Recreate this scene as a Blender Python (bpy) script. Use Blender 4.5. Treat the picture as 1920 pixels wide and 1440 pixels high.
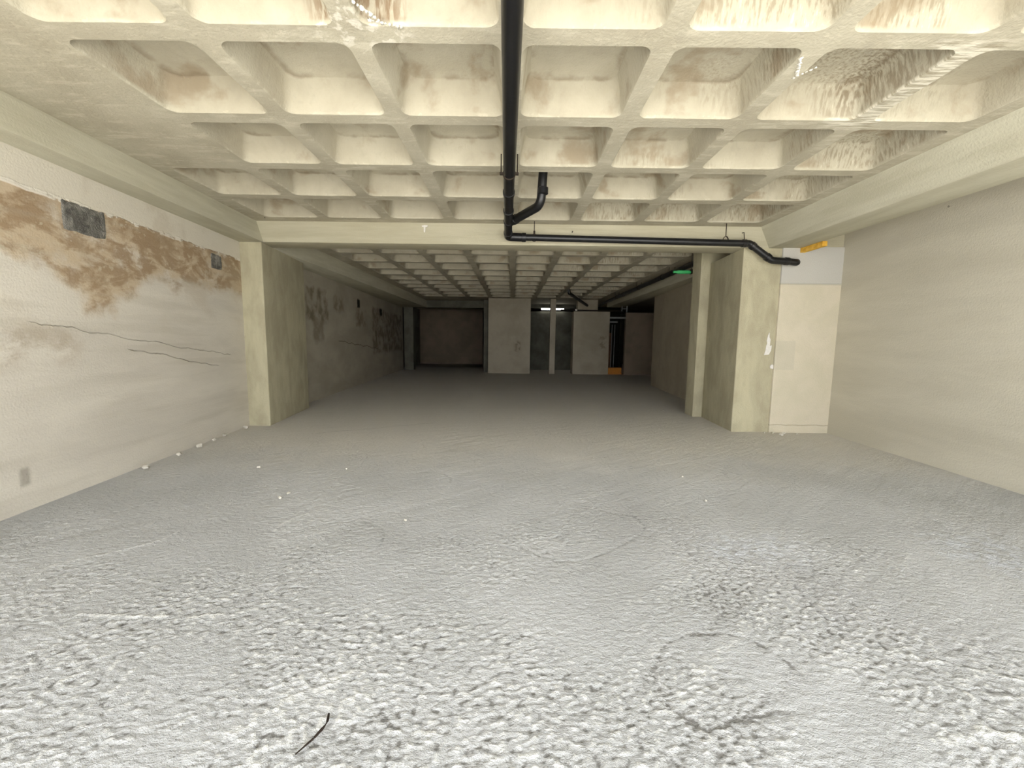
import bpy, bmesh, math, random
import numpy as np
from mathutils import Vector, Matrix, noise as mnoise
random.seed(7)
C = bpy.context.scene.collection
for o in list(bpy.data.objects):
    bpy.data.objects.remove(o)

# ------------------------------------------------------------------ camera, world, exposure
CZ = 1.375                         # eye height
F_PX, YAW, PITCH, ROLL = 762.0, -0.001, 0.1067, 0.0125
cam_d = bpy.data.cameras.new('camera')
cam = bpy.data.objects.new('camera', cam_d); C.objects.link(cam)
fw = Vector((math.sin(YAW)*math.cos(PITCH), math.cos(YAW)*math.cos(PITCH), -math.sin(PITCH)))
rt = Vector((math.cos(YAW), -math.sin(YAW), 0)); up = rt.cross(fw)
r2 = rt*math.cos(ROLL)+up*math.sin(ROLL); u2 = up*math.cos(ROLL)-rt*math.sin(ROLL)
cam.matrix_world = Matrix(((r2.x, u2.x, -fw.x, 0), (r2.y, u2.y, -fw.y, 0), (r2.z, u2.z, -fw.z, CZ), (0, 0, 0, 1)))
cam_d.sensor_fit = 'HORIZONTAL'; cam_d.sensor_width = 36.0
cam_d.lens = 36.0*F_PX/1920.0
cam_d.clip_start = 0.05; cam_d.clip_end = 200
bpy.context.scene.camera = cam

world = bpy.data.worlds.new('daylight'); bpy.context.scene.world = world
world.use_nodes = True
bg = world.node_tree.nodes['Background']
bg.inputs['Color'].default_value = (0.93, 0.96, 1.0, 1)
bg.inputs['Strength'].default_value = 1.9
# steep sun on the street: it only reaches the first step of the garage floor, behind the camera
sun_d = bpy.data.lights.new('sun', 'SUN'); sun_d.energy = 19.0; sun_d.angle = 0.01; sun_d.color = (1.0, 0.97, 0.93)
sun = bpy.data.objects.new('sun', sun_d); C.objects.link(sun)
sun.rotation_euler = Vector((0.12, 0.30, -0.95)).to_track_quat('-Z', 'Y').to_euler()

vs = bpy.context.scene.view_settings
vs.view_transform = 'Standard'; vs.look = 'None'; vs.gamma = 1.0; vs.use_curve_mapping = False
vs.exposure = 2.03

ALBEDO = 0.84                      # concrete reflects less than it seems to in the bright exposure
# ------------------------------------------------------------------ helpers
def srgb(r, g, b):
    r, g, b = float(r), float(g), float(b)
    f = lambda c: (c/255/12.92 if c/255 <= .04045 else ((c/255+.055)/1.055)**2.4)
    return (f(r)*ALBEDO, f(g)*ALBEDO, f(b)*ALBEDO, 1)

class Mat:
    """tiny node builder working in world position (metres)"""
    def __init__(s, name, rough=0.9, spec=0.25, metallic=0.0):
        s.m = bpy.data.materials.new(name); s.m.use_nodes = True
        s.t = s.m.node_tree; s.N = s.t.nodes; s.L = s.t.links
        s.b = s.N['Principled BSDF']
        s.b.inputs['Roughness'].default_value = rough
        s.b.inputs['Specular IOR Level'].default_value = spec
        s.b.inputs['Metallic'].default_value = metallic
        g = s.N.new('ShaderNodeNewGeometry'); s.pos = g.outputs['Position']
        x = s.N.new('ShaderNodeSeparateXYZ'); s.L.new(s.pos, x.inputs[0])
        s.x, s.y, s.z = x.outputs
        s.nrm = g.outputs['Normal']
    def put(s, sock, v):
        if isinstance(v, (int, float)): sock.default_value = v
        elif isinstance(v, tuple): sock.default_value = v
        else: s.L.new(v, sock)
    def f(s, op, a, b=0.0, c=0.0, clamp=False):
        n = s.N.new('ShaderNodeMath'); n.operation = op; n.use_clamp = clamp
        s.put(n.inputs[0], a); s.put(n.inputs[1], b); s.put(n.inputs[2], c)
        return n.outputs[0]
    def vec(s, a, b, c):
        n = s.N.new('ShaderNodeCombineXYZ')
        for i, v in enumerate((a, b, c)): s.put(n.inputs[i], v)
        return n.outputs[0]
    def stretch(s, sx, sy, sz, off=(0, 0, 0)):
        n = s.N.new('ShaderNodeMapping'); s.L.new(s.pos, n.inputs[0])
        n.inputs['Scale'].default_value = (sx, sy, sz); n.inputs['Location'].default_value = off
        return n.outputs[0]
    def noise(s, v=None, scale=5.0, detail=4.0, rough=0.55, dist=0.0):
        n = s.N.new('ShaderNodeTexNoise'); s.L.new(v if v is not None else s.pos, n.inputs['Vector'])
        n.inputs['Scale'].default_value = scale; n.inputs['Detail'].default_value = detail
        n.inputs['Roughness'].default_value = rough; n.inputs['Distortion'].default_value = dist
        return n.outputs['Fac']
    def voro(s, v=None, scale=5.0, feat='F1', out='Distance', rnd=1.0):
        n = s.N.new('ShaderNodeTexVoronoi'); n.feature = feat; s.L.new(v if v is not None else s.pos, n.inputs['Vector'])
        n.inputs['Scale'].default_value = scale; n.inputs['Randomness'].default_value = rnd
        return n.outputs[out]
    def ss(s, v, lo, hi):                                   # smoothstep lo..hi -> 0..1
        n = s.N.new('ShaderNodeMapRange'); n.interpolation_type = 'SMOOTHSTEP'
        s.put(n.inputs['Value'], v); s.put(n.inputs['From Min'], lo); s.put(n.inputs['From Max'], hi)
        return n.outputs[0]
    def mix(s, fac, a, b, mode='MIX'):
        n = s.N.new('ShaderNodeMix'); n.data_type = 'RGBA'; n.blend_type = mode
        s.put(n.inputs[0], fac); s.put(n.inputs[6], a); s.put(n.inputs[7], b)
        return n.outputs[2]
    def box(s, a, a0, a1, b, b0, b1, e=0.03, wob=None):     # soft rectangle mask in two coordinates
        if wob is not None:
            a = s.f('ADD', a, wob); b = s.f('ADD', b, wob)
        m = s.f('MULTIPLY', s.ss(a, a0-e, a0+e), s.ss(a, a1+e, a1-e))
        n = s.f('MULTIPLY', s.ss(b, b0-e, b0+e), s.ss(b, b1+e, b1-e))
        return s.f('MULTIPLY', m, n)
    def mul(s, a, b): return s.f('MULTIPLY', a, b)
    def add(s, a, b): return s.f('ADD', a, b)
    def wob(s, scale, amp):
        return s.f('MULTIPLY', s.f('SUBTRACT', s.noise(scale=scale, detail=5), 0.5), amp*2)
    def color(s, c): s.put(s.b.inputs['Base Color'], c)
    def bump(s, h, dist=0.01, strength=1.0):
        n = s.N.new('ShaderNodeBump'); n.inputs['Distance'].default_value = dist
        n.inputs['Strength'].default_value = strength; s.L.new(h, n.inputs['Height'])
        s.L.new(n.outputs[0], s.b.inputs['Normal'])
    def line(s, y, z, a, b, lo, hi, amp, w, sc=3.0):       # thin dark crack z = a + b*y + noise
        c = s.f('MULTIPLY_ADD', y, b, a)
        c = s.add(c, s.f('MULTIPLY', s.f('SUBTRACT', s.noise(s.vec(y, 0.0, a*7), scale=sc, detail=5), 0.5), amp))
        d = s.f('ABSOLUTE', s.f('SUBTRACT', z, c))
        m = s.ss(d, w, w*0.3)
        return s.mul(m, s.mul(s.ss(y, lo, lo+.1), s.ss(y, hi, hi-.1)))

def plain(name, col, rough=0.6, spec=0.4, metallic=0.0, var=0.12, scale=20.0, bump=0.0):
    m = Mat(name, rough, spec, metallic)
    n = m.noise(scale=scale, detail=4)
    d = tuple(c*(1-var) for c in col[:3])+(1,)
    m.color(m.mix(m.ss(n, .3, .7), col, d))
    if bump: m.bump(n, bump)
    return m.m

def emit(name, col, strength):
    m = bpy.data.materials.new(name); m.use_nodes = True
    b = m.node_tree.nodes['Principled BSDF']
    b.inputs['Base Color'].default_value = col
    b.inputs['Emission Color'].default_value = col; b.inputs['Emission Strength'].default_value = strength
    return m

def link(name, bm, mat, parent=None, smooth=False, angle=35):
    me = bpy.data.meshes.new(name); bmesh.ops.recalc_face_normals(bm, faces=bm.faces)
    bm.to_mesh(me); bm.free()
    if mat: me.materials.append(mat)
    o = bpy.data.objects.new(name, me); C.objects.link(o)
    if parent: o.parent = parent
    if smooth:
        for p in me.polygons: p.use_smooth = True
        try: me.set_sharp_from_angle(angle=math.radians(angle))
        except Exception: pass
    return o

def rebase(o, loc):
    """move origin to loc keeping the mesh where it stands"""
    loc = Vector(loc); o.data.transform(Matrix.Translation(-loc)); o.location = loc
    return o

def empty(name, loc):
    o = bpy.data.objects.new(name, None); C.objects.link(o); o.location = loc
    o.empty_display_size = 0.1
    return o

def tag(o, label=None, cat=None, group=None, kind=None):
    if label: o['label'] = label
    if cat: o['category'] = cat
    if group: o['group'] = group
    if kind: o['kind'] = kind
    return o

def struct(o, label, cat):
    return tag(o, label, cat, kind='structure')

def prism(bm, poly, z0, z1, poly_top=None):
    pt = poly_top or poly
    a = [bm.verts.new((x, y, z0)) for x, y in poly]
    b = [bm.verts.new((x, y, z1)) for x, y in pt]
    n = len(a)
    bm.faces.new(a[::-1]); bm.faces.new(b)
    for i in range(n):
        bm.faces.new((a[i], a[(i+1) % n], b[(i+1) % n], b[i]))

def boxm(bm, x0, x1, y0, y1, z0, z1):
    prism(bm, [(x0, y0), (x1, y0), (x1, y1), (x0, y1)], z0, z1)

def bevel(bm, w, seg=2, edges=None):
    bmesh.ops.bevel(bm, geom=edges or bm.edges[:], offset=w, segments=seg, profile=0.6, affect='EDGES', clamp_overlap=True)

def fillet(pts, r, n=7):
    pts = [Vector(p) for p in pts]; out = [pts[0]]
    for i in range(1, len(pts)-1):
        p, a, b = pts[i], (pts[i-1]-pts[i]), (pts[i+1]-pts[i])
        la, lb = a.length, b.length; a.normalize(); b.normalize()
        ang = a.angle(b); d = min(r/math.tan(ang/2), la*.49, lb*.49) if ang > .02 else 0
        p0, p1 = p+a*d, p+b*d
        for k in range(n+1):
            t = k/n; out.append((1-t)**2*p0+2*t*(1-t)*p+t*t*p1)
    out.append(pts[-1]); return out

def tube(bm, pts, r, seg=24, cap=True):
    pts = [Vector(p) for p in pts]
    ref = Vector((0, 0, 1)); t0 = (pts[1]-pts[0]).normalized()
    if abs(t0.dot(ref)) > .9: ref = Vector((1, 0, 0))
    nrm = (ref-t0*ref.dot(t0)).normalized(); rings = []
    for i, p in enumerate(pts):
        t = ((pts[min(i+1, len(pts)-1)]-pts[max(i-1, 0)])).normalized()
        nrm = (nrm-t*nrm.dot(t)).normalized(); bi = t.cross(nrm)
        rr = r[i] if isinstance(r, (list, tuple)) else r
        rings.append([bm.verts.new(p+(nrm*math.cos(a)+bi*math.sin(a))*rr) for a in [2*math.pi*k/seg for k in range(seg)]])
    for a, b in zip(rings, rings[1:]):
        for k in range(seg): bm.faces.new((a[k], a[(k+1) % seg], b[(k+1) % seg], b[k]))
    if cap:
        bm.faces.new(rings[0][::-1]); bm.faces.new(rings[-1])

def collar(bm, p, d, r, w):
    p = Vector(p); d = Vector(d).normalized()
    tube(bm, [p-d*w/2, p-d*(w/2-.004), p+d*(w/2-.004), p+d*w/2], [r-.004, r, r, r-.004], 24)

def lump(bm, loc, size, seed=0, sub=2, rough=.25):
    v = bmesh.ops.create_icosphere(bm, subdivisions=sub, radius=1.0)['verts']
    for w in v:
        n = mnoise.noise(w.co*1.7+Vector((seed*3.1, seed*1.7, seed)))
        w.co = w.co*(1+n*rough*2)
        w.co = Vector((w.co.x*size[0], w.co.y*size[1], w.co.z*size[2]))+Vector(loc)

YO = -0.6                          # front edge of the garage
# ------------------------------------------------------------------ materials
def concrete(name, ca, cb, grain=(1.2, 1.2, 1.2), sc=2.2, bump=.004, fine=60, spots=.25, extra=None):
    m = Mat(name, .92, .15)
    n1 = m.noise(m.stretch(*grain), scale=sc, detail=7, rough=.6, dist=.3)
    n2 = m.noise(scale=fine, detail=3)
    c = m.mix(m.ss(n1, .32, .68), ca, cb)
    dark = tuple(x*.72 for x in ca[:3])+(1,)
    c = m.mix(m.mul(m.ss(m.noise(m.stretch(grain[0]*2, grain[1]*2, grain[2]*2, (3, 1, 2)), scale=sc*2.5, detail=6, dist=.6), .55, .75), spots), c, dark)
    c = m.mix(m.mul(m.ss(m.noise(scale=fine*1.5, detail=2), .62, .75), .25), c, dark)
    h = m.add(m.mul(n1, .6), m.mul(n2, .25))
    if extra: c, h = extra(m, c, h)
    m.color(c); m.bump(h, bump*4)
    return m.m

A_CEIL = srgb(196, 189, 168); B_CEIL = srgb(181, 173, 152)
A_BEAM = srgb(210, 206, 184); B_BEAM = srgb(196, 191, 168)
A_WALL = srgb(222, 215, 200); B_WALL = srgb(208, 201, 187)
GX0, GP = -0.03, 0.9
Y1, Y2 = 2.51, 6.68

def ceil_extra(m, c, h):
    # rain streaks running down the sides of some coffers, lime residue around leaks, brown damp blotches
    run = m.noise(m.stretch(22, 22, .6), scale=2.0, detail=5)
    above = m.ss(m.z, 3.1, 3.13)
    right = m.ss(m.add(m.x, m.wob(.8, 1.2)), .2, 1.6)
    wet = m.mul(m.mul(above, right), m.ss(m.noise(scale=1.1, detail=3), .42, .58))
    c = m.mix(m.mul(m.mul(m.ss(run, .48, .62), wet), .55), c, srgb(136, 124, 100))
    c = m.mix(m.mul(m.mul(m.ss(run, .40, .30), wet), .5), c, srgb(232, 226, 205))
    bl = m.ss(m.noise(m.stretch(1, 1, 1, (9, 4, 0)), scale=2.6, detail=9, dist=.25), .52, .68)
    c = m.mix(m.mul(m.mul(bl, above), .6), c, srgb(146, 128, 102))
    cr = m.mul(m.box(m.add(m.z, m.wob(9, .012)), 3.318, 3.332, m.y, -5, 40, .008), m.ss(m.noise(scale=5, detail=4), .42, .58))
    c = m.mix(m.mul(cr, .45), c, srgb(120, 104, 82))
    gr = m.noise(m.stretch(.8, 3, 3), scale=5, detail=5)
    c = m.mix(m.mul(m.mul(m.ss(gr, .5, .68), m.ss(m.z, 3.12, 3.10)), .35), c, srgb(226, 220, 198))
    # leak at rib between second and third coffer, right side
    w = m.wob(9, .06)
    lk = m.box(m.x, 2.42, 2.82, m.y, 2.5, 3.45, .06, w)
    c = m.mix(m.mul(m.mul(lk, above), m.mul(m.ss(run, .42, .58), .45)), c, srgb(128, 114, 92))
    wv = m.noise(m.stretch(3, 26, 3), scale=1.5, detail=4)
    flat = m.ss(m.z, 3.12, 3.10)
    c = m.mix(m.mul(m.mul(lk, flat), m.mul(m.ss(wv, .46, .56), .8)), c, srgb(240, 234, 216))
    c = m.mix(m.mul(m.mul(lk, flat), m.mul(m.ss(wv, .42, .36), .45)), c, srgb(140, 126, 100))
    lk2 = m.box(m.x, -1.12, -.62, m.y, 1.6, 2.62, .08, w)
    c = m.mix(m.mul(m.mul(lk2, flat), m.mul(m.ss(m.noise(scale=14, detail=5), .5, .6), .7)), c, srgb(236, 230, 214))
    c = m.mix(m.mul(m.mul(lk2, above), m.mul(m.ss(run, .4, .6), .8)), c, srgb(132, 108, 82))
    edge = m.mul(m.ss(m.noise(scale=22, detail=3), .58, .66), m.mul(m.ss(m.z, 3.08, 3.1), m.ss(m.z, 3.125, 3.105)))
    c = m.mix(m.mul(edge, .22), c, srgb(232, 224, 200))
    h = m.add(h, m.mul(run, .25))
    return c, h
M_CEIL = concrete('waffle_concrete', A_CEIL, B_CEIL, sc=1.6, bump=.0028, spots=.35, extra=ceil_extra)
M_BEAM = concrete('board_marked_beam_concrete', A_BEAM, B_BEAM, (2.4, .5, 5), sc=2.0, bump=.003, spots=.2)
M_BEAMX = concrete('board_marked_cross_beam_concrete', srgb(196, 190, 166), srgb(184, 177, 152), (.45, 1, 6), sc=2.0, bump=.003, spots=.2)
M_PILLAR = concrete('pillar_concrete', srgb(196, 189, 160), srgb(176, 168, 142), (2, 2, .8), sc=2.0, bump=.004, spots=.4)
M_PIER = concrete('rear_block_render', srgb(190, 180, 160), srgb(176, 166, 146), (1, 1, 1), sc=1.5, bump=.003,
                  extra=lambda m, c, h: (m.mix(m.mul(m.ss(m.noise(scale=6, detail=5), .45, .55), m.add(m.mul(m.box(m.x, .12, .32, m.z, .95, 1.35, .05, m.wob(6, .1)), .5), m.mul(m.box(m.x, 3.6, 3.9, m.z, 1.1, 1.6, .06, m.wob(6, .1)), .4))), c, srgb(96, 88, 76)), h))
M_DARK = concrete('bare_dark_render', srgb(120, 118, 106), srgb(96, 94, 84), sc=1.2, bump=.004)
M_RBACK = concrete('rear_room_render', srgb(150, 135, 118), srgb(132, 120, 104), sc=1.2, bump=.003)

def left_wall(m, c, h):
    w = m.wob(3.5, .10)
    edge = m.add(m.z, m.wob(5, .035))
    up_ = m.ss(edge, 2.515, 2.53)
    c = m.mix(up_, c, srgb(220, 213, 196))
    g = m.f('DIVIDE', m.f('SUBTRACT', m.y, 3.95), .42)
    g = m.f('POWER', 2.718, m.f('MULTIPLY', m.mul(g, g), -1.0))
    low = m.f('SUBTRACT', 2.02, m.mul(g, .45))
    zz = m.add(m.z, m.wob(2.2, .42))
    band = m.mul(m.ss(zz, m.f('SUBTRACT', low, .10), m.add(low, .10)), m.f('SUBTRACT', 1.0, up_))
    patchy = m.noise(m.stretch(1, .7, 1.3), scale=4.2, detail=9, rough=.66, dist=.35)
    c = m.mix(m.mul(band, m.mul(m.ss(m.noise(scale=2.4, detail=6), .30, .50), .9)), c, srgb(198, 178, 148))
    c = m.mix(m.mul(band, m.mul(m.ss(patchy, .44, .58), .85)), c, srgb(158, 134, 104))
    top = m.mul(m.mul(m.ss(edge, 2.22, 2.48), m.f('SUBTRACT', 1.0, up_)), .45)
    c = m.mix(m.mul(top, m.ss(m.noise(scale=4, detail=8), .4, .62)), c, srgb(150, 126, 96))
    c = m.mix(m.mul(m.mul(band, m.ss(m.noise(scale=13, detail=4), .62, .7)), .6), c, srgb(206, 194, 168))
    d = m.f('ABSOLUTE', m.f('SUBTRACT', edge, 2.522))
    crust = m.mul(m.ss(d, .026, .012), m.ss(m.add(m.noise(scale=9, detail=5), m.mul(m.ss(m.y, 4.0, 3.2), .12)), .50, .60))
    c = m.mix(m.mul(crust, .9), c, srgb(238, 232, 218))
    sw = m.noise(m.stretch(.5, .35, 5.0), scale=1.6, detail=5)
    c = m.mix(m.mul(m.ss(sw, .5, .68), m.mul(m.f('SUBTRACT', 1.0, up_), .28)), c, srgb(184, 176, 158))
    c = m.mix(m.mul(m.ss(m.noise(scale=2.0, detail=7, dist=.5), .52, .70), m.mul(m.ss(m.z, 1.2, 2.0), .30)), c, srgb(176, 160, 134))
    lo = m.box(m.y, 2.7, 3.6, m.z, 1.15, 1.45, .12, w)
    c = m.mix(m.mul(lo, m.mul(m.ss(patchy, .42, .6), .5)), c, srgb(160, 142, 116))
    c = m.mix(m.mul(m.box(m.y, 3.03, 3.10, m.z, .2, .34, .02, m.wob(8, .02)), .5), c, srgb(120, 112, 98))
    k = m.line(m.y, m.z, 1.91, -.135, 3.2, 5.9, .14, .005)
    k = m.f('MAXIMUM', m.mul(k, .75), m.line(m.y, m.z, 1.97, -.178, 4.1, 5.6, .12, .006))
    c = m.mix(m.mul(k, m.mul(m.ss(m.noise(scale=3.5, detail=3), .47, .58), .6)), c, srgb(112, 100, 84))
    c = m.mix(m.mul(m.ss(m.noise(scale=34, detail=2), .74, .78), .55), c, srgb(226, 220, 206))
    h = m.add(h, m.add(m.mul(crust, .35), m.mul(m.mul(band, patchy), .6)))
    h = m.f('SUBTRACT', h, m.mul(k, 1.5))
    return c, h
M_WL = concrete('stained_left_wall_render', A_WALL, B_WALL, (1, .35, 1.6), sc=1.7, bump=.003, spots=.1, extra=left_wall)

def rear_left(m, c, h):
    w = m.wob(5, .16)
    p = m.noise(scale=3.5, detail=8, dist=.15)
    for a0, a1, b0, b1, s in ((8.6, 9.8, 1.75, 2.45, .75), (10.2, 10.9, 2.05, 2.4, .6), (11.9, 12.9, 1.75, 2.25, .6),
                              (13.6, 18.3, .9, 2.4, .7), (8.9, 9.5, 1.3, 1.75, .5)):
        c = m.mix(m.mul(m.box(m.y, a0, a1, m.z, b0, b1, .08, w), m.mul(m.ss(p, .36, .62), s)), c, srgb(104, 92, 72))
    c = m.mix(m.box(m.y, 12.05, 12.3, m.z, 2.28, 2.52, .03, m.wob(8, .05)), c, srgb(40, 38, 32))
    c = m.mix(m.box(m.y, 14.55, 14.9, m.z, 2.2, 2.45, .04, m.wob(8, .08)), c, srgb(36, 34, 28))
    k = m.line(m.y, m.z, 2.1, -.075, 10.4, 14.4, .25, .012, 1.5)
    c = m.mix(m.mul(k, .8), c, srgb(70, 62, 50))
    return c, h
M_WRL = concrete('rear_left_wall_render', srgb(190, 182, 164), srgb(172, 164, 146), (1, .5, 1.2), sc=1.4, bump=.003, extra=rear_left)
M_WR = concrete('right_wall_render', srgb(216, 210, 192), srgb(202, 196, 178), (1, .3, 1.6), sc=1.3, bump=.003, spots=.1,
                extra=lambda m, c, h: (m.mix(m.mul(m.ss(m.noise(scale=9, detail=1), .83, .85), .6), c, srgb(96, 90, 80)), h))

def infill(m, c, h):
    gy = m.ss(m.add(m.z, m.wob(7, .012)), 2.262, 2.275)
    c = m.mix(gy, c, srgb(196, 193, 184))
    c = m.mix(m.mul(m.box(m.x, 3.9, 5, m.z, 2.255, 2.285, .006, m.wob(9, .008)), .35), c, srgb(150, 144, 130))
    c = m.mix(m.mul(m.box(m.x, 3.9, 4.3, m.z, .98, 1.42, .01), .35), c, srgb(184, 180, 162))
    c = m.mix(m.mul(m.box(m.x, 3.9, 5, m.z, .115, .13, .006, m.wob(6, .02)), .5), c, srgb(140, 130, 106))
    return c, h
M_INF = concrete('pale_infill_render', srgb(216, 206, 184), srgb(206, 198, 174), sc=2, bump=.003, spots=.1, extra=infill)

def make_floor_mat():
    m = Mat('rough_trowelled_floor_concrete', .88, .22)
    v = m.stretch(1, 1.25, 1)
    swirl = m.noise(scale=.9, detail=2)
    wp = m.vec(m.add(m.x, m.mul(swirl, 1.0)), m.add(m.y, m.mul(swirl, .7)), 0.0)
    big = m.noise(wp, scale=1.3, detail=4, dist=.3)
    coarse = m.noise(m.stretch(1, 1.45, 1), scale=24, detail=6, rough=.70)
    fine = m.noise(m.stretch(1, 1.4, 1, (4, 4, 0)), scale=85, detail=4, rough=.6)
    # fresh rough patch is strongest near the entrance, smoother bands further in
    rough = m.mul(m.ss(m.add(big, m.mul(m.y, -.035)), .12, .50), 1.0)
    near = m.ss(m.add(m.y, m.wob(.8, 1.6)), 5.0, 1.2)
    amp = m.add(.45, m.mul(m.mul(m.add(.6, m.mul(rough, .4)), near), .9))
    h = m.mul(m.add(m.mul(coarse, 1.0), m.mul(fine, .22)), amp)
    # trowel sweeps: rings around scattered centres
    vd = m.voro(m.vec(m.add(m.x, m.mul(m.noise(scale=1.1, detail=1), .35)), m.y, 0.0), scale=.55)
    ring = m.f('SINE', m.f('MULTIPLY', vd, 46.0))
    ring = m.mul(m.ss(ring, .70, 1.0), m.mul(near, m.ss(m.noise(scale=1.3, detail=2), .50, .60)))
    h = m.add(h, m.mul(ring, .08))
    # long straight float strokes
    st = m.noise(m.vec(m.f('MULTIPLY_ADD', m.x, .62, m.mul(m.y, -.78)), m.f('MULTIPLY_ADD', m.x, .12, m.mul(m.y, .10)), 0.0), scale=11, detail=4)
    h = m.add(h, m.mul(st, .60))
    k = m.line(m.x, m.y, 7.35, .55, -2.9, -1.2, .3, .012, 2.0)
    h = m.f('SUBTRACT', h, m.mul(k, .6))
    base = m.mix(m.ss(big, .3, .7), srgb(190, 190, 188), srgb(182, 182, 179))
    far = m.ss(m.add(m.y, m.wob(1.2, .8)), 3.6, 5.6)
    base = m.mix(m.mul(far, .8), base, srgb(212, 207, 196))  # floor paled further in: brightness put into the colour against daylight fall-off
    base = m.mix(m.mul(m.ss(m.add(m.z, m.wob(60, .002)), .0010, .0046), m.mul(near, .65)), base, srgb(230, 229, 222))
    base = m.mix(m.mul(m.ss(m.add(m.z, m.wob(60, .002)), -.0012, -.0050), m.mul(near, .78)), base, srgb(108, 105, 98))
    # pale bluish dust and a grey damp sweep at the right
    w = m.wob(1.6, .5)
    damp = m.box(m.add(m.x, m.mul(m.y, .75)), 2.9, 3.7, m.y, 1.6, 3.6, .35, w)
    base = m.mix(m.mul(damp, .18), base, srgb(150, 148, 146))
    dust = m.mul(m.box(m.x, 1.35, 1.95, m.y, 2.45, 2.75, .18, m.wob(3, .3)), m.ss(m.noise(scale=16, detail=4), .4, .6))
    dust = m.add(dust, m.mul(m.box(m.x, 2.95, 3.6, m.y, 2.35, 2.9, .2, m.wob(3, .3)), m.ss(m.noise(scale=12, detail=4), .4, .6)))
    base = m.mix(m.mul(dust, .4), base, srgb(222, 226, 234))
    base = m.mix(m.mul(m.ss(m.noise(scale=30, detail=2), .75, .78), .7), base, srgb(232, 230, 224))
    base = m.mix(m.mul(k, .5), base, srgb(110, 104, 94))
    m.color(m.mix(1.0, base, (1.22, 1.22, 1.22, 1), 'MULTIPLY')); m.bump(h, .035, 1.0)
    return m.m
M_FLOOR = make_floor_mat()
M_PATCH = concrete('dark_rough_mortar', srgb(150, 147, 138), srgb(96, 94, 88), sc=7, bump=.012, fine=80, spots=.5)
M_BLACK = plain('black_plastic', srgb(22, 22, 24), .38, .5, var=.2, scale=8)
M_STEEL = plain('dark_rusty_steel', srgb(62, 52, 42), .6, .4, .4, var=.3, scale=60)
M_GREEN = plain('green_conduit_plastic', srgb(70, 190, 110), .45, .5)
M_LIME = plain('white_lime_crust', srgb(238, 234, 222), .9, .2, var=.1, scale=50, bump=.004)
M_PLASTER = plain('white_plaster', srgb(236, 232, 224), .9, .2, var=.1, scale=40, bump=.004)
M_YELLOW = concrete('yellow_wood', srgb(250, 204, 96), srgb(222, 168, 62), (1, 1, 1), sc=12, bump=.003, spots=.6)
M_WOOD = plain('brown_wood', srgb(128, 88, 62), .7, .3, var=.4, scale=9)
M_ORANGE = plain('orange_box_paint', srgb(226, 150, 60), .6, .3)
M_GREYM = plain('grey_metal', srgb(150, 152, 150), .5, .5, .3)
M_STONE = plain('pale_mortar_crumb', srgb(216, 210, 196), .95, .1, var=.15, scale=90)
M_TWIG = plain('dark_twig_bark', srgb(46, 38, 32), .9, .1)
M_GROUND = concrete('street_paving', srgb(150, 149, 146), srgb(134, 133, 130), sc=1.0, bump=.003)

# ------------------------------------------------------------------ setting: floor, ground, ceiling
H = CZ+1.72; ZB = CZ+1.415
def perlin(x, y, seed):
    xi = np.floor(x).astype(np.int64); yi = np.floor(y).astype(np.int64); fx = x-xi; fy = y-yi
    def g(ix, iy, dx, dy):
        h = (ix*374761393+iy*668265263+seed*974634777) & 0xffffffff
        h = ((h ^ (h >> 13))*1274126177) & 0xffffffff; h = h ^ (h >> 16)
        a = (h & 0xffff)/65536.0*2*np.pi
        return np.cos(a)*dx+np.sin(a)*dy
    u = fx*fx*fx*(fx*(fx*6-15)+10); v = fy*fy*fy*(fy*(fy*6-15)+10)
    a = g(xi, yi, fx, fy)*(1-u)+g(xi+1, yi, fx-1, fy)*u
    b = g(xi, yi+1, fx, fy-1)*(1-u)+g(xi+1, yi+1, fx-1, fy-1)*u
    return a*(1-v)+b*v
def sst(t, a, b):
    t = np.clip((t-a)/(b-a), 0, 1); return t*t*(3-2*t)
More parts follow.
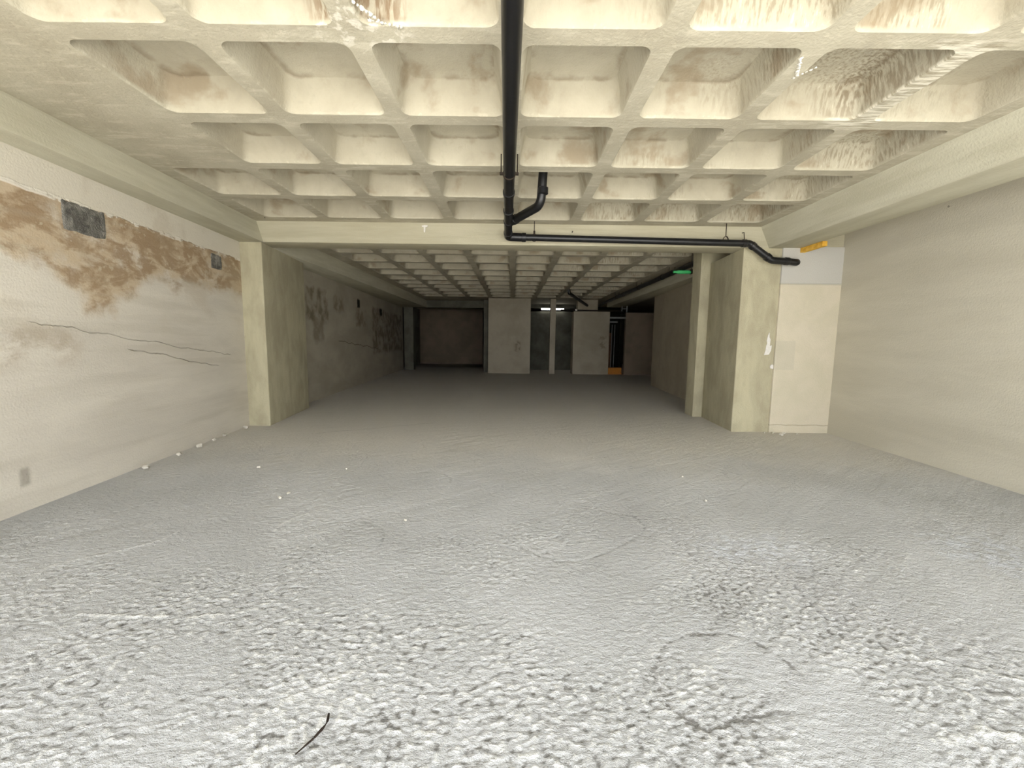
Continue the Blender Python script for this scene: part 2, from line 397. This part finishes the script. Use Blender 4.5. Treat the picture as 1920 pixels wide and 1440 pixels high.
def floor_mesh():
    xs = np.concatenate([[-9.0, -5.5], np.arange(-4.3, 5.05, .0085), [6.0, 9.0]])
    ys = [YO, 0.0, .6]; y = 1.0
    while y < 6.6: ys.append(y); y += max(.0065, .0030*y**1.45)
    ys += [6.8, 7.3, 8.0, 9, 11, 13, 16, 20, 26]; ys = np.array(ys)
    X, Y = np.meshgrid(xs, ys); nx, ny = len(xs), len(ys)
    wx = X+.10*perlin(X*1.3, Y*1.3, 3); wy = Y+.10*perlin(X*1.3+7, Y*1.3, 4)
    patch = sst(perlin(X*.9, Y*.9, 11)+.5*perlin(X*2.1, Y*2.1, 12)-.10*(Y-2.2), -.28, .22)
    n = 1.15*perlin(wx*30, wy*44, 21)+.75*perlin(wx*58, wy*76, 22)+.30*perlin(wx*12, wy*20, 23)
    n = n-.5*np.abs(perlin(wx*24, wy*40, 25))+.1
    s1 = (X*.62-Y*.78); s2 = (X*.78+Y*.62)
    stroke = perlin(s1*9, s2*1.1, 31)*sst(perlin(X*.8, Y*.8, 32), -.1, .3)
    ridge = np.exp(-(perlin(wx*.8+.35*perlin(X*2, Y*2, 44), wy*.8, 41)/.012)**2)*sst(perlin(X*.7+3, Y*.7, 42), -.05, .2)
    ridge2 = np.exp(-(perlin(wx*1.1, wy*1.1+5, 45)/.014)**2)*sst(perlin(X*.7+9, Y*.7, 46), .0, .25)
    fade = sst(Y, .9, 1.15)*(1-sst(Y, 4.4, 6.5))
    Z = .0076*n*(.30+.70*patch)*(1-.55*sst(Y, 2.0, 4.2))+.004*stroke+.0045*ridge-.0035*ridge2
    Z = Z*fade*(.35+.65*sst(np.minimum(X+3.95+.1*(Y-5), 4.95-X), 0, .4))
    Z[:, :2] = 0; Z[:, -2:] = 0
    co = np.stack([X, Y, Z], -1).reshape(-1, 3)
    idx = np.arange(nx*ny).reshape(ny, nx)
    q = np.stack([idx[:-1, :-1], idx[:-1, 1:], idx[1:, 1:], idx[1:, :-1]], -1).reshape(-1, 4)
    k = len(co)
    low = np.array([[-9, YO, -.25], [9, YO, -.25], [9, 26, -.25], [-9, 26, -.25]])
    co = np.concatenate([co, low]); polys = [list(p) for p in q.tolist()]
    polys += [[k+3, k+2, k+1, k], [k, k+1]+idx[0, ::-1].tolist(), [k+2, k+3]+idx[-1].tolist(), [k+3, k]+idx[:, 0].tolist(), [k+1, k+2]+idx[::-1, -1].tolist()]
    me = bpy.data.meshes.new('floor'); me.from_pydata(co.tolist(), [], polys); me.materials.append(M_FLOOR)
    me.shade_smooth() if hasattr(me, 'shade_smooth') else None
    o = bpy.data.objects.new('floor', me); C.objects.link(o); return o
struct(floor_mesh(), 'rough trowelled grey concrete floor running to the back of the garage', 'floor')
bm = bmesh.new(); boxm(bm, -25, 25, -30, YO, -.25, -.01)
struct(link('ground', bm, M_GROUND), 'paved street in front of the open garage', 'ground')

def rrect(h, r, n=4):
    out = []
    for q, (sx, sy) in enumerate(((1, 1), (-1, 1), (-1, -1), (1, -1))):
        cx, cy = sx*(h-r), sy*(h-r)
        for k in range(2*n+1):
            a = math.pi/2*q+math.pi/2*k/(2*n)
            out.append((cx+r*math.cos(a), cy+r*math.sin(a)))
    return out
def coffer_cell(bm, cx, cy):
    j = random.uniform(-.006, .006); hh = .385+j
    specs = [(hh, .075, H), (hh-.007, .075, H+.010), (.342, .085, H+.185), (.318, .09, H+.228), (.265, .09, H+.248)]
    base = rrect(specs[0][0], specs[0][1])
    rings = []
    r0 = []
    for (x, y) in base:
        s = .45/max(abs(x), abs(y)); r0.append(bm.verts.new((cx+x*s, cy+y*s, H)))
    rings.append(r0)
    for (h_, r_, z_) in specs:
        rings.append([bm.verts.new((cx+x+random.uniform(-.0015, .0015), cy+y+random.uniform(-.0015, .0015), z_)) for x, y in rrect(h_, r_)])
    n = len(base)
    for a, b in zip(rings, rings[1:]):
        for k in range(n): bm.faces.new((a[k], a[(k+1) % n], b[(k+1) % n], b[k]))
    bm.faces.new(rings[-1])
def flat(bm, x0, x1, y0, y1):
    bm.faces.new([bm.verts.new(p) for p in ((x0, y0, H), (x1, y0, H), (x1, y1, H), (x0, y1, H))])

def ceiling_zone(name, y_first, rows, col0, y0, y1, label, xa=-9.0, xb=9.0):
    bm = bmesh.new()
    X = lambda i: GX0+GP*i
    for r in range(rows):
        ya = y_first+GP*r
        for i in range(-4, 4):
            if i >= col0(r): coffer_cell(bm, X(i)+.45, ya+.45)
            else: flat(bm, X(i), X(i+1), ya, ya+GP)
    ye = y_first+GP*rows
    flat(bm, xa, X(-4), y_first, ye); flat(bm, X(4), xb, y_first, ye)
    if y_first > y0: flat(bm, xa, xb, y0, y_first)
    if ye < y1: flat(bm, xa, xb, ye, y1)
    # slab body above
    t = H+.42
    vs_ = [bm.verts.new(p) for p in ((xa, y0, H), (xb, y0, H), (xb, y1, H), (xa, y1, H), (xa, y0, t), (xb, y0, t), (xb, y1, t), (xa, y1, t))]
    for f in ((4, 5, 6, 7), (0, 1, 5, 4), (1, 2, 6, 5), (2, 3, 7, 6), (3, 0, 4, 7)): bm.faces.new([vs_[k] for k in f])
    bmesh.ops.remove_doubles(bm, verts=bm.verts, dist=.0004)
    o = link(name, bm, M_CEIL, smooth=True, angle=32)
    return struct(o, label, 'ceiling')
ceil1 = ceiling_zone('ceiling', Y1-2.7, 7, lambda r: -4 if r >= 5 else -3, YO, 6.45,
    'coffered waffle slab concrete ceiling over the bright front bay')
ceil2 = ceiling_zone('ceiling_rear', Y2, 11, lambda r: -4, 6.45, 26,
    'coffered waffle slab concrete ceiling over the dark rear bay behind the cross beam')

# ------------------------------------------------------------------ walls
lx = lambda y: -3.486-.0994*y
rx = lambda y: 4.62+.046*y
def wall(name, poly, z0, z1, mat, label, cat='wall'):
    bm = bmesh.new(); prism(bm, poly, z0, z1)
    return struct(link(name, bm, mat), label, cat)
wall_left = wall('wall_left', [(lx(YO), YO), (lx(6.6), 6.6), (lx(6.6)-.3, 6.6), (lx(YO)-.3, YO)], 0, H, M_WL,
    'grey rendered left wall of the front bay with brown damp stains along the top')
wall('wall_right', [(rx(YO), YO), (rx(6.6), 6.6), (rx(6.6)+.3, 6.6), (rx(YO)+.3, YO)], 0, H, M_WR,
    'plain grey rendered right wall of the front bay')
rl = lambda y: -4.29-.067*(y-7.95)
wall('wall_rear_left', [(rl(7.7), 7.7), (rl(18.6), 18.6), (rl(18.6)-.3, 18.6), (rl(7.7)-.3, 7.7)], 0, H-.02, M_WRL,
    'dim left wall of the rear bay with dark damp patches')
rr = lambda y: 4.19+.078*(y-9.8)
wall('wall_rear_right', [(rr(7.86), 7.86), (rr(13.0), 13.0), (rr(13.0)+.25, 13.0), (rr(7.86)+.25, 7.86)], 0, ZB, M_PIER,
    'dim plain wall of the rear bay beyond the right pilaster')
# rear rooms
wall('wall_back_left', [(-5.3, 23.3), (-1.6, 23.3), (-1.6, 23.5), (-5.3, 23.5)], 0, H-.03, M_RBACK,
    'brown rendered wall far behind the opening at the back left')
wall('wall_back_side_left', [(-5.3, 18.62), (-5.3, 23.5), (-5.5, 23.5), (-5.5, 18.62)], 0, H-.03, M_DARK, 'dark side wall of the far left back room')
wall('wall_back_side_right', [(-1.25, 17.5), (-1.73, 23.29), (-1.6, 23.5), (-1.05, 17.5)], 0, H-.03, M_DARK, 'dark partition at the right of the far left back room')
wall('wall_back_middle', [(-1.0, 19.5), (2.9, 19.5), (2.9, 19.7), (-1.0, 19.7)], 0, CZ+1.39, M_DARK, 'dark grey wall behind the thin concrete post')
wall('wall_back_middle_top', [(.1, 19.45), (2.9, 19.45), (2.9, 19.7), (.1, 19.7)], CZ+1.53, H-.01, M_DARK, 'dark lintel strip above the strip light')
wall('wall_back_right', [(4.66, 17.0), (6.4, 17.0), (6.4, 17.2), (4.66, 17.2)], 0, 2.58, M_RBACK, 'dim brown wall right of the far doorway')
# unseen outer shell, added to keep sky light from leaking into the bays
wall('wall_outer_left', [(-9, YO), (-8.8, YO), (-8.8, 26), (-9, 26)], 0, H, M_DARK, 'added outer wall hidden behind the left wall, keeping stray sky light out')
wall('wall_outer_right', [(8.8, YO), (9, YO), (9, 26), (8.8, 26)], 0, H, M_DARK, 'added outer wall hidden behind the right wall, keeping stray sky light out')
wall('wall_outer_back', [(-9, 25.8), (9, 25.8), (9, 26), (-9, 26)], 0, H, M_DARK, 'added unseen outer back wall keeping stray sky light out')
wall('wall_front_left', [(-8.8, YO), (lx(YO)-.1, YO), (lx(YO)-.1, YO+.2), (-8.8, YO+.2)], 0, H, M_WR, 'added unseen street wall left of the garage opening, closing the shell')
wall('wall_front_right', [(rx(YO)+.1, YO), (8.8, YO), (8.8, YO+.2), (rx(YO)+.1, YO+.2)], 0, H, M_WR, 'added unseen street wall right of the garage opening, closing the shell')

# rough mortar patches set in the left wall
def wall_patch(name, ya, yb, za, zb, label, mat=M_PATCH):
    bm = bmesh.new(); n, k = 26, 16
    g = []
    for i in range(n+1):
        row = []
        for j in range(k+1):
            u, v = i/n, j/k
            e = min(u, 1-u, v, 1-v)
            y = ya+(yb-ya)*u; z = za+(zb-za)*v
            if e == 0:
                y += .014*mnoise.noise(Vector((y*9, z*9, 1))); z += .016*mnoise.noise(Vector((y*11, z*11, 5)))
            d = .004 if e > 0 else -.002
            d += .010*(mnoise.noise(Vector((y*22, z*22, 2)))+.5*mnoise.noise(Vector((y*55, z*55, 2)))) if e > 0 else 0
            row.append(bm.verts.new((lx(y)+max(d, -.002)+(.002 if e > 0 else 0), y, z)))
        g.append(row)
    for i in range(n):
        for j in range(k): bm.faces.new((g[i][j], g[i+1][j], g[i+1][j+1], g[i][j+1]))
    o = link(name, bm, mat, wall_left, smooth=True, angle=60); o['label'] = label
wall_patch('mortar_patch', 3.57, 3.99, 2.27, 2.525, 'large dark grey rough mortar patch')
wall_patch('mortar_patch', 5.55, 5.78, 2.29, 2.485, 'small dark grey rough mortar patch')

# ------------------------------------------------------------------ beams
def beam(name, pb, pt, z0, z1, mat, label, base):
    bm = bmesh.new(); prism(bm, pb, z0, z1, pt)
    bevel(bm, .012, 2, [e for e in bm.edges if all(abs(v.co.z-z0) < 1e-4 for v in e.verts)])
    o = link(name, bm, mat, smooth=True, angle=50); rebase(o, base)
    return struct(o, label, 'beam')
li = lambda y: -3.57-.06*(y-3.3)
lt = lambda y: -3.66-.057*(y-3.07)
EB = H+.02
beam('trim_1', [(li(YO), YO), (li(6.25), 6.25), (lx(6.25)-.1, 6.25), (lx(YO)-.1, YO)],
     [(lt(YO), YO), (lt(6.25), 6.25), (lx(6.25)-.1, 6.25), (lx(YO)-.1, YO)], ZB, EB, M_BEAM,
     'long concrete edge beam along the top of the stained left wall', (-3.8, 3, ZB))
beam('trim_2', [(3.80, YO), (4.27, YO), (4.27, 6.25), (3.80, 6.25)], [(3.65, YO), (4.33, YO), (4.33, 6.25), (3.65, 6.25)],
     ZB, EB, M_BEAM, 'long concrete edge beam beside the right wall with a pale underside', (4.0, 3, ZB))
xb = beam('trim_3', [(-4.15, 6.25), (5.0, 6.25), (5.0, 6.65), (-4.15, 6.65)], None, ZB, EB, M_BEAMX,
     'wide concrete cross beam spanning between the two front pillars', (0, 6.45, ZB))
beam('trim_4', [(-3.85, 6.65), (-3.85, 18.3), (rl(18.3)-.1, 18.3), (-4.5, 6.65)], None, ZB, EB, M_BEAM,
     'shadowed concrete edge beam over the left wall of the rear bay', (-4.2, 12, ZB))
beam('trim_5', [(3.88, 6.65), (4.25, 6.65), (4.32, 9.7), (4.47, 13), (4.55, 17.1), (3.88, 17.1)], None, ZB, EB, M_BEAM,
     'shadowed concrete edge beam on the right of the rear bay behind the long pipe', (4.1, 12, ZB))
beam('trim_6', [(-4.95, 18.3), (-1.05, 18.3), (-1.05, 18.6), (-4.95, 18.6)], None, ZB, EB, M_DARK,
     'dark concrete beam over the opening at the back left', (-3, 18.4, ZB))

# ------------------------------------------------------------------ pillars
def pillar(name, poly, z1, mat, label, base, bev=.018, cat='pillar', z0=0.0):
    bm = bmesh.new(); prism(bm, poly, z0, z1)
    bevel(bm, bev, 3, [e for e in bm.edges if abs(e.verts[0].co.z-e.verts[1].co.z) > .5])
    o = link(name, bm, mat, smooth=True, angle=50); rebase(o, base)
    return tag(o, label, cat)
pillar('concrete_pillar', [(-4.2, 6.25), (-3.78, 6.25), (-4.02, 7.95), (-4.4, 7.95)], ZB, M_PILLAR,
       'concrete pillar at the left end of the cross beam against the stained wall', (-4.0, 6.6, 0))
rp = pillar('concrete_pillar', [(3.43, 6.25), (4.02, 6.25), (4.1, 7.48), (3.53, 7.48)], ZB, M_PILLAR,
       'concrete pillar at the right end of the cross beam with a white plaster splash', (3.75, 6.6, 0))
pillar('concrete_pilaster', [(3.37, 7.5), (4.05, 7.5), (4.1, 7.85), (3.37, 7.85)], H, M_PILLAR,
       'narrow pilaster strip just behind the right front pillar', (3.6, 7.6, 0), .012)
inf = pillar('infill_wall', [(4.0, 6.22), (rx(6.22)+.03, 6.22), (rx(6.45)+.03, 6.45), (4.0, 6.45)], ZB+.02, M_INF,
       'pale rendered infill panel between right pillar and right wall with the drain pipe entering it', (4.45, 6.3, 0), .008, 'wall panel')
pillar('wall_block', [(-1.03, 17.0), (.72, 17.0), (.72, 17.7), (-1.03, 17.7)], H, M_PIER,
       'wide full height pale block standing alone at the back centre', (-.15, 17.3, 0), .01, 'wall block')
pillar('concrete_post', [(1.53, 17.0), (1.76, 17.0), (1.76, 17.25), (1.53, 17.25)], H, M_PIER,
       'thin concrete post at the back between the two wide blocks', (1.65, 17.1, 0), .01, 'post')
pillar('wall_block', [(2.5, 17.0), (4.0, 17.0), (4.0, 17.6), (2.5, 17.6)], 2.60, M_PIER,
       'wide block at the back right stopping short of the ceiling beside the dark doorway', (3.2, 17.3, 0), .01, 'wall block')
pillar('wall_upstand', [(2.68, 17.15), (3.52, 17.15), (3.52, 17.6), (2.68, 17.6)], H, M_PIER,
       'narrower pale upstand between the top of the right rear block and the ceiling', (3.1, 17.3, 2.60), .01, 'wall block', 2.60)
pillar('concrete_pillar', [(-4.87, 18.3), (-4.46, 18.3), (-4.46, 18.6), (-4.87, 18.6)], ZB, M_DARK,
       'slim dark pillar at the far left corner of the rear bay', (-4.66, 18.45, 0), .01)

# white plaster splash and drips on the right pillar; residue on the cross beam
def splash(name, pts, y, th, parent, label, mat=M_PLASTER):
    bm = bmesh.new(); a = []; b = []
    for x, z in pts:
        a.append(bm.verts.new((x, y+.004, z))); b.append(bm.verts.new((x, y-th, z)))
    n = len(a); bm.faces.new(a[::-1]); bm.faces.new(b)
    for i in range(n): bm.faces.new((a[i], a[(i+1) % n], b[(i+1) % n], b[i]))
    o = link(name, bm, mat)
    o.parent = parent; o.matrix_parent_inverse = Matrix.Translation(-Vector(parent.location)); o['label'] = label
    return o
splash('plaster_splash', [(3.845, 1.20), (3.92, 1.21), (3.95, 1.27), (3.955, 1.35), (3.925, 1.34), (3.93, 1.44), (3.912, 1.47), (3.905, 1.55), (3.885, 1.50), (3.872, 1.42), (3.885, 1.38), (3.87, 1.34), (3.865, 1.27)], 6.25, .006, rp, 'white plaster splash')
splash('plaster_dab', [(3.955, 1.0), (4.0, .99), (4.01, 1.04), (3.98, 1.06), (3.95, 1.04)], 6.25, .012, rp, 'small white plaster dab')
splash('lime_residue', [(-1.345, 2.96), (-1.325, 2.955), (-1.32, 3.03), (-1.29, 3.035), (-1.285, 3.055), (-1.33, 3.06), (-1.375, 3.05), (-1.37, 3.035), (-1.345, 3.03)], 6.25, .012, xb, 'white T shaped lime residue')
bm = bmesh.new(); tube(bm, [(.86, 6.26, 2.985), (.86, 6.2, 2.985)], .007, 10)
o = link('nail', bm, M_STEEL); o.parent = xb; o.matrix_parent_inverse = Matrix.Translation(-Vector(xb.location))

# lime crusts hanging under the ribs
def crust(pts, r, seed):
    bm = bmesh.new()
    for i, (x, y, z, s) in enumerate(pts):
        lump(bm, (x, y, z), (r*s, r*s*1.2, r*s*.6), seed+i, 2, .5)
    o = link('lime_crust', bm, M_LIME, ceil1, smooth=True, angle=80); o['label'] = 'white lime crust'
crust([(-.98+.02*i, 1.86+.035*i, H-.003, random.uniform(.7, 1.5)) for i in range(12)], .012, 1)
crust([(-.84+.015*i, 2.28+.02*i, H-.003, random.uniform(.6, 1.2)) for i in range(8)], .011, 20)
crust([(-.80+.02*i, 2.40+.006*i, H-.002, random.uniform(.5, 1.1)) for i in range(9)], .010, 40)
crust([(1.72+.012*i, 2.66+.022*i, H-.002, random.uniform(.6, 1.2)) for i in range(8)], .011, 60)
crust([(1.80+.014*i, 2.84-.02*i, H-.002, random.uniform(.5, 1.0)) for i in range(6)], .010, 80)

# ------------------------------------------------------------------ front drain pipe
dp = empty('drain_pipe', (0, 0, 0))
tag(dp, 'black drain pipe along the middle of the front ceiling, turning right along the cross beam', 'pipe')
def part(name, bm, mat, parent, label=None, smooth=True, angle=40):
    o = link(name, bm, mat, parent, smooth, angle)
    if label: o['label'] = label
    return o
P0, P1 = Vector((.02, -.4, 3.005)), Vector((-.09, 6.06, 2.885))
main = lambda y: P0+(P1-P0)*((y-P0.y)/(P1.y-P0.y))
bm = bmesh.new(); tube(bm, [P0, P1], .055, 32)
part('main_run', bm, M_BLACK, dp, 'thick pipe running towards the cross beam')
dmain = (P1-P0)
for y, w in ((4.45, .07), (5.02, .07), (5.42, .05), (5.95, .07)):
    bm = bmesh.new(); collar(bm, main(y), dmain, .063, w); part('coupling', bm, M_BLACK, dp)
# wye branch rising into a coffer
bp = [main(5.5), Vector((.30, 4.86, 2.925)), Vector((.32, 4.80, 3.33))]
bm = bmesh.new(); tube(bm, fillet(bp, .13, 9), .052, 28)
part('branch_pipe', bm, M_BLACK, dp, 'side branch bending up into a coffer')
bm = bmesh.new(); d = (bp[1]-bp[0]).normalized(); collar(bm, bp[0]+d*.17, d, .059, .07); part('coupling', bm, M_BLACK, dp)
bm = bmesh.new(); collar(bm, (.319, 4.80, 3.06), (0, 0, 1), .058, .07); part('coupling', bm, M_BLACK, dp)
# cross run
cp = [P1+Vector((0, -.05, .005)), Vector((-.09, 6.10, 2.872)), Vector((.12, 6.10, 2.866))]
bm = bmesh.new(); tube(bm, fillet(cp, .07, 9), .058, 28); part('elbow', bm, M_BLACK, dp, 'bend from main run to cross run')
bm = bmesh.new(); tube(bm, [(.05, 6.10, 2.868), (3.36, 6.10, 2.820)], .047, 28); part('cross_run', bm, M_BLACK, dp, 'thinner pipe running along the face of the cross beam')
ep = [Vector((3.30, 6.10, 2.821)), Vector((3.42, 6.10, 2.819)), Vector((3.76, 6.10, 2.585)), Vector((4.02, 6.10, 2.57)), Vector((4.12, 6.09, 2.555)), Vector((4.22, 6.24, 2.59))]
bm = bmesh.new(); tube(bm, fillet(ep, .07, 6), .048, 28); part('end_run', bm, M_BLACK, dp, 'bends dropping below the beam and entering the pale panel')
for p, d in (((3.47, 6.10, 2.785), (.34, 0, -.235)), ((3.70, 6.10, 2.627), (.34, 0, -.235)), ((3.98, 6.10, 2.573), (1, 0, -.05)), ((.14, 6.10, 2.866), (1, 0, -.015)), ((3.34, 6.10, 2.8205), (1, 0, -.01))):
    bm = bmesh.new(); collar(bm, p, d, .056 if p[0] > 1 else .064, .06); part('coupling', bm, M_BLACK, dp)
# hangers
def hanger(x, y, zc, r, zt, loop=False):
    bm = bmesh.new()
    for k in range(24):
        a, b = 2*math.pi*k/24, 2*math.pi*(k+1)/24
        q = [(math.cos(t)*rr_+x, y+dy, zc+math.sin(t)*rr_) for t, rr_, dy in ((a, r, -.012), (b, r, -.012), (b, r, .012), (a, r, .012))] if not loop else \
            [(math.cos(t)*rr_*.7+x, y+dy, zc+math.sin(t)*rr_*1.1+r*.55) for t, rr_, dy in ((a, r, -.012), (b, r, -.012), (b, r, .012), (a, r, .012))]
        q2 = [(px+(px-x)*.08, py, pz+(pz-zc)*.08) for px, py, pz in q]
        v = [bm.verts.new(p) for p in q]; w = [bm.verts.new(p) for p in q2]
        bm.faces.new(v); bm.faces.new(w[::-1])
        bm.faces.new((v[0], v[1], w[1], w[0])); bm.faces.new((v[3], v[2], w[2], w[3]))
    h = part('pipe_hanger', bm, M_STEEL, dp, smooth=False)
    bm = bmesh.new(); tube(bm, [(x, y, zc+r+(r*.6 if loop else 0)), (x, y, zt)], .006, 10)
    if not loop: boxm(bm, x-.014, x+.014, y-.01, y+.01, zc+r, zc+r+.045)
    part('rod', bm, M_STEEL, h)
hanger(.29, 6.10, 2.864, .050, H)
hanger(3.07, 6.10, 2.826, .052, H, True)
mc = main(3.98)
bm = bmesh.new(); collar(bm, mc, dmain, .060, .03)
for s in (-1, 1): boxm(bm, mc.x+s*.074-.014, mc.x+s*.074+.014, 3.965, 3.995, mc.z-.012, mc.z+.006)
cl = part('pipe_clamp', bm, M_STEEL, dp, smooth=False)
for s in (-1, 1):
    bm = bmesh.new(); tube(bm, [(mc.x+s*.076, 3.98, mc.z), (mc.x+s*.076, 3.98, H)], .005, 8)
    part('rod', bm, M_STEEL, cl)
bm = bmesh.new(); tube(bm, [(3.38, 6.16, 2.86), (3.385, 6.2, 3.0), (3.385, 6.26, 3.005)], .006, 8)
part('stub_rod', bm, M_STEEL, dp)

# ------------------------------------------------------------------ rear pipes
def simple_pipe(label, pts, r, collars, name='drain_pipe', mat=M_BLACK, rad=.12):
    root = empty(name, pts[0]); tag(root, label, 'pipe')
    inv = Matrix.Translation(-Vector(pts[0]))
    bm = bmesh.new(); tube(bm, fillet(pts, rad), r, 24); o = part('run', bm, mat, root); o.matrix_parent_inverse = inv
    for p, d in collars:
        bm = bmesh.new(); collar(bm, p, d, r+.008, .07); o = part('coupling', bm, mat, root); o.matrix_parent_inverse = inv
    return root, inv
root, inv = simple_pipe('long black pipe running back under the rear ceiling beside the right edge beam',
    [(3.66, 7.9, 2.985), (3.58, 17.12, 2.89)], .055, [((3.64, 10.2, 2.961), (0, 1, -.01)), ((3.61, 13.6, 2.926), (0, 1, -.01))])
for x, y, z in ((3.645, 9.6, 2.967), (3.625, 12.0, 2.943), (3.605, 14.4, 2.918)):
    bm = bmesh.new(); collar(bm, (x, y, z), (0, 1, 0), .062, .03)
    for s in (-1, 1): tube(bm, [(x+s*.066, y, z), (x+s*.066, y, H)], .006, 8)
    o = part('pipe_clamp', bm, M_STEEL, root); o.matrix_parent_inverse = inv
simple_pipe('short black pipe crossing diagonally under the ceiling at the far back',
    [(1.84, 13.95, H+.12), (1.88, 13.95, 2.98), (3.08, 17.2, 2.86)], .055, [((2.05, 14.43, 2.962), (1.2, 3.25, -.12))], rad=.06)
root, inv = simple_pipe('bright green plastic conduit sticking out beside the right pilaster', [(3.10, 8.1, 2.74), (3.52, 8.1, 2.74), (4.05, 8.1, 2.74)], .024, [], 'conduit', M_GREEN, .02)
bm = bmesh.new(); tube(bm, [(3.17, 8.1, 2.74), (3.20, 8.1, 2.74), (3.42, 8.1, 2.74), (3.45, 8.1, 2.74)], [.026, .036, .034, .026], 20)
o = part('sleeve', bm, M_GREEN, root); o.matrix_parent_inverse = inv
bm = bmesh.new(); tube(bm, [(3.45, 8.1, 2.70), (3.45, 8.1, H)], .005, 8); boxm(bm, 3.435, 3.465, 8.07, 8.13, 2.70, 2.79)
o = part('hanger_wire', bm, M_STEEL, root); o.matrix_parent_inverse = inv

# rear conduit rail and bracket
bm = bmesh.new(); tube(bm, [(1.95, 16.96, 2.655), (4.6, 16.96, 2.635)], .02, 12); tube(bm, [(2.45, 16.96, 2.62), (4.1, 16.96, 2.615)], .012, 10)
o = rebase(link('conduit_rail', bm, M_STEEL, smooth=True), (3.2, 16.96, 2.64)); tag(o, 'thin horizontal conduit rail crossing above the right rear block', 'conduit')
bm = bmesh.new(); boxm(bm, 2.54, 2.62, 16.87, 16.938, 2.61, 2.69); bevel(bm, .01)
o = rebase(link('junction_box', bm, M_PLASTER), (2.58, 16.93, 2.67)); tag(o, 'tiny white junction box on the conduit rail at the far back', 'junction box')
bm = bmesh.new()
for x in (4.36, 4.56): boxm(bm, x, x+.035, 16.6, 16.64, 2.58, ZB+.02)
boxm(bm, 4.36, 4.595, 16.6, 16.64, 2.68, 2.71)
o = rebase(link('metal_bracket', bm, M_GREYM), (4.45, 16.62, ZB)); tag(o, 'grey metal bracket hanging under the rear right beam above the doorway', 'bracket')

# strip light behind the thin post
sl = empty('strip_light', (1.85, 19.39, 2.83)); tag(sl, 'lit white strip light glowing behind the thin post at the back', 'light')
bm = bmesh.new(); boxm(bm, -.55, .55, .0, .06, .07, .10); part('housing', bm, M_GREYM, sl, smooth=False)
bm = bmesh.new(); tube(bm, [(-.53, .03, .035), (.53, .03, .035)], .038, 14); part('tube', bm, emit('lit_tube', (1, .98, .92, 1), 2.0), sl)

# ------------------------------------------------------------------ far doorway
door = wall('door_1', [(4.0, 17.02), (4.68, 17.02), (4.68, 17.12), (4.0, 17.12)], 2.33, 2.40, M_GREYM, 'far dark doorway with a pale metal head bar', 'doorway')
bm = bmesh.new(); boxm(bm, 4.0, 4.4, 17.3, 17.36, 2.17, 2.23)
o = link('head_rail', bm, M_GREYM, door)
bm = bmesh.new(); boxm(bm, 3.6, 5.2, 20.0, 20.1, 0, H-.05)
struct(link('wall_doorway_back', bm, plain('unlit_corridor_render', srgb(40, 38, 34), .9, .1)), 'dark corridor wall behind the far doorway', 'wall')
bm = bmesh.new(); boxm(bm, 4.1, 4.3, 17.75, 17.79, .02, 1.75); bevel(bm, .004)
o = rebase(link('wooden_plank', bm, M_WOOD), (4.2, 17.77, 0)); tag(o, 'brown wooden plank standing in the far doorway', 'plank')
for x in (4.24, 4.36):
    bm = bmesh.new(); tube(bm, [(x, 17.62, 0.0), (x+.01, 17.62, 2.1)], .014, 12)
    o = rebase(link('metal_pole', bm, M_GREYM, smooth=True), (x, 17.62, 0))
    tag(o, 'thin pale metal pole upright in the far doorway, ' + ('nearer the plank' if x < 4.3 else 'further from the plank'), 'pole', 'poles in the far doorway')
bm = bmesh.new(); boxm(bm, 4.03, 4.62, 17.15, 17.17+.35, 0, .05); boxm(bm, 4.03, 4.62, 17.24, 17.5, .05, .28); bevel(bm, .008)
o = rebase(link('orange_crate', bm, M_ORANGE), (4.3, 17.3, 0)); tag(o, 'low orange crate on the floor of the far doorway', 'crate')

# ------------------------------------------------------------------ small loose things
bm = bmesh.new(); boxm(bm, 4.245, 4.315, 5.78, 6.215, 2.722, 2.79); bevel(bm, .006)
o = rebase(link('wood_strip', bm, M_YELLOW), (4.28, 6.0, 2.79)); tag(o, 'short yellow wood strip wedged under the right beam above the pale panel', 'wood strip')

tw = fillet([(-.655, 1.345, .012), (-.640, 1.30, .020), (-.665, 1.25, .014), (-.70, 1.20, .010)], .05, 5)
bm = bmesh.new(); tube(bm, tw, [.0035+.0015*math.sin(i*1.3) for i in range(len(tw))], 8)
o = rebase(link('twig', bm, M_TWIG, smooth=True), (-.665, 1.25, .0)); tag(o, 'short dark curved twig lying on the rough floor near the entrance', 'twig')

def crumbs(pts, label, group, mat=M_STONE):
    bm = bmesh.new(); lump(bm, (0, 0, .35), (.6, .5, .38), 3, 2, .35)
    proto = link('mortar_crumb', bm, mat, smooth=True, angle=60)
    for i, (x, y, s) in enumerate(pts):
        o = proto if i == 0 else proto.copy()
        if i: C.objects.link(o)
        o.location = (x, y, 0); o.scale = (s, s, s); o.rotation_euler = (0, 0, random.uniform(0, 6))
        tag(o, label, 'pebble', group)
crumbs([(4.06, 6.02, .05), (4.16, 6.12, .045), (3.90, 6.17, .03), (4.02, 6.15, .028), (4.35, 6.1, .03)],
       'small pale mortar crumb on the floor at the foot of the right pillar', 'mortar crumbs by the right pillar')
crumbs([(-2.67, 4.17, .03), (-1.97, 3.47, .026), (-1.98, 3.36, .026), (-1.74, 4.17, .022), (-.8, 2.96, .018), (1.70, 3.42, .018), (1.76, 4.05, .02)],
       'tiny white mortar crumb on the open floor of the front bay', 'mortar crumbs on the open floor')
crumbs([(-3.86, 4.6, .05), (-3.9, 4.95, .06), (-3.96, 5.3, .05), (-4.0, 5.55, .045), (-3.80, 4.1, .05), (-4.02, 6.02, .06)],
       'pale mortar crumb along the foot of the stained left wall', 'mortar crumbs along the left wall')
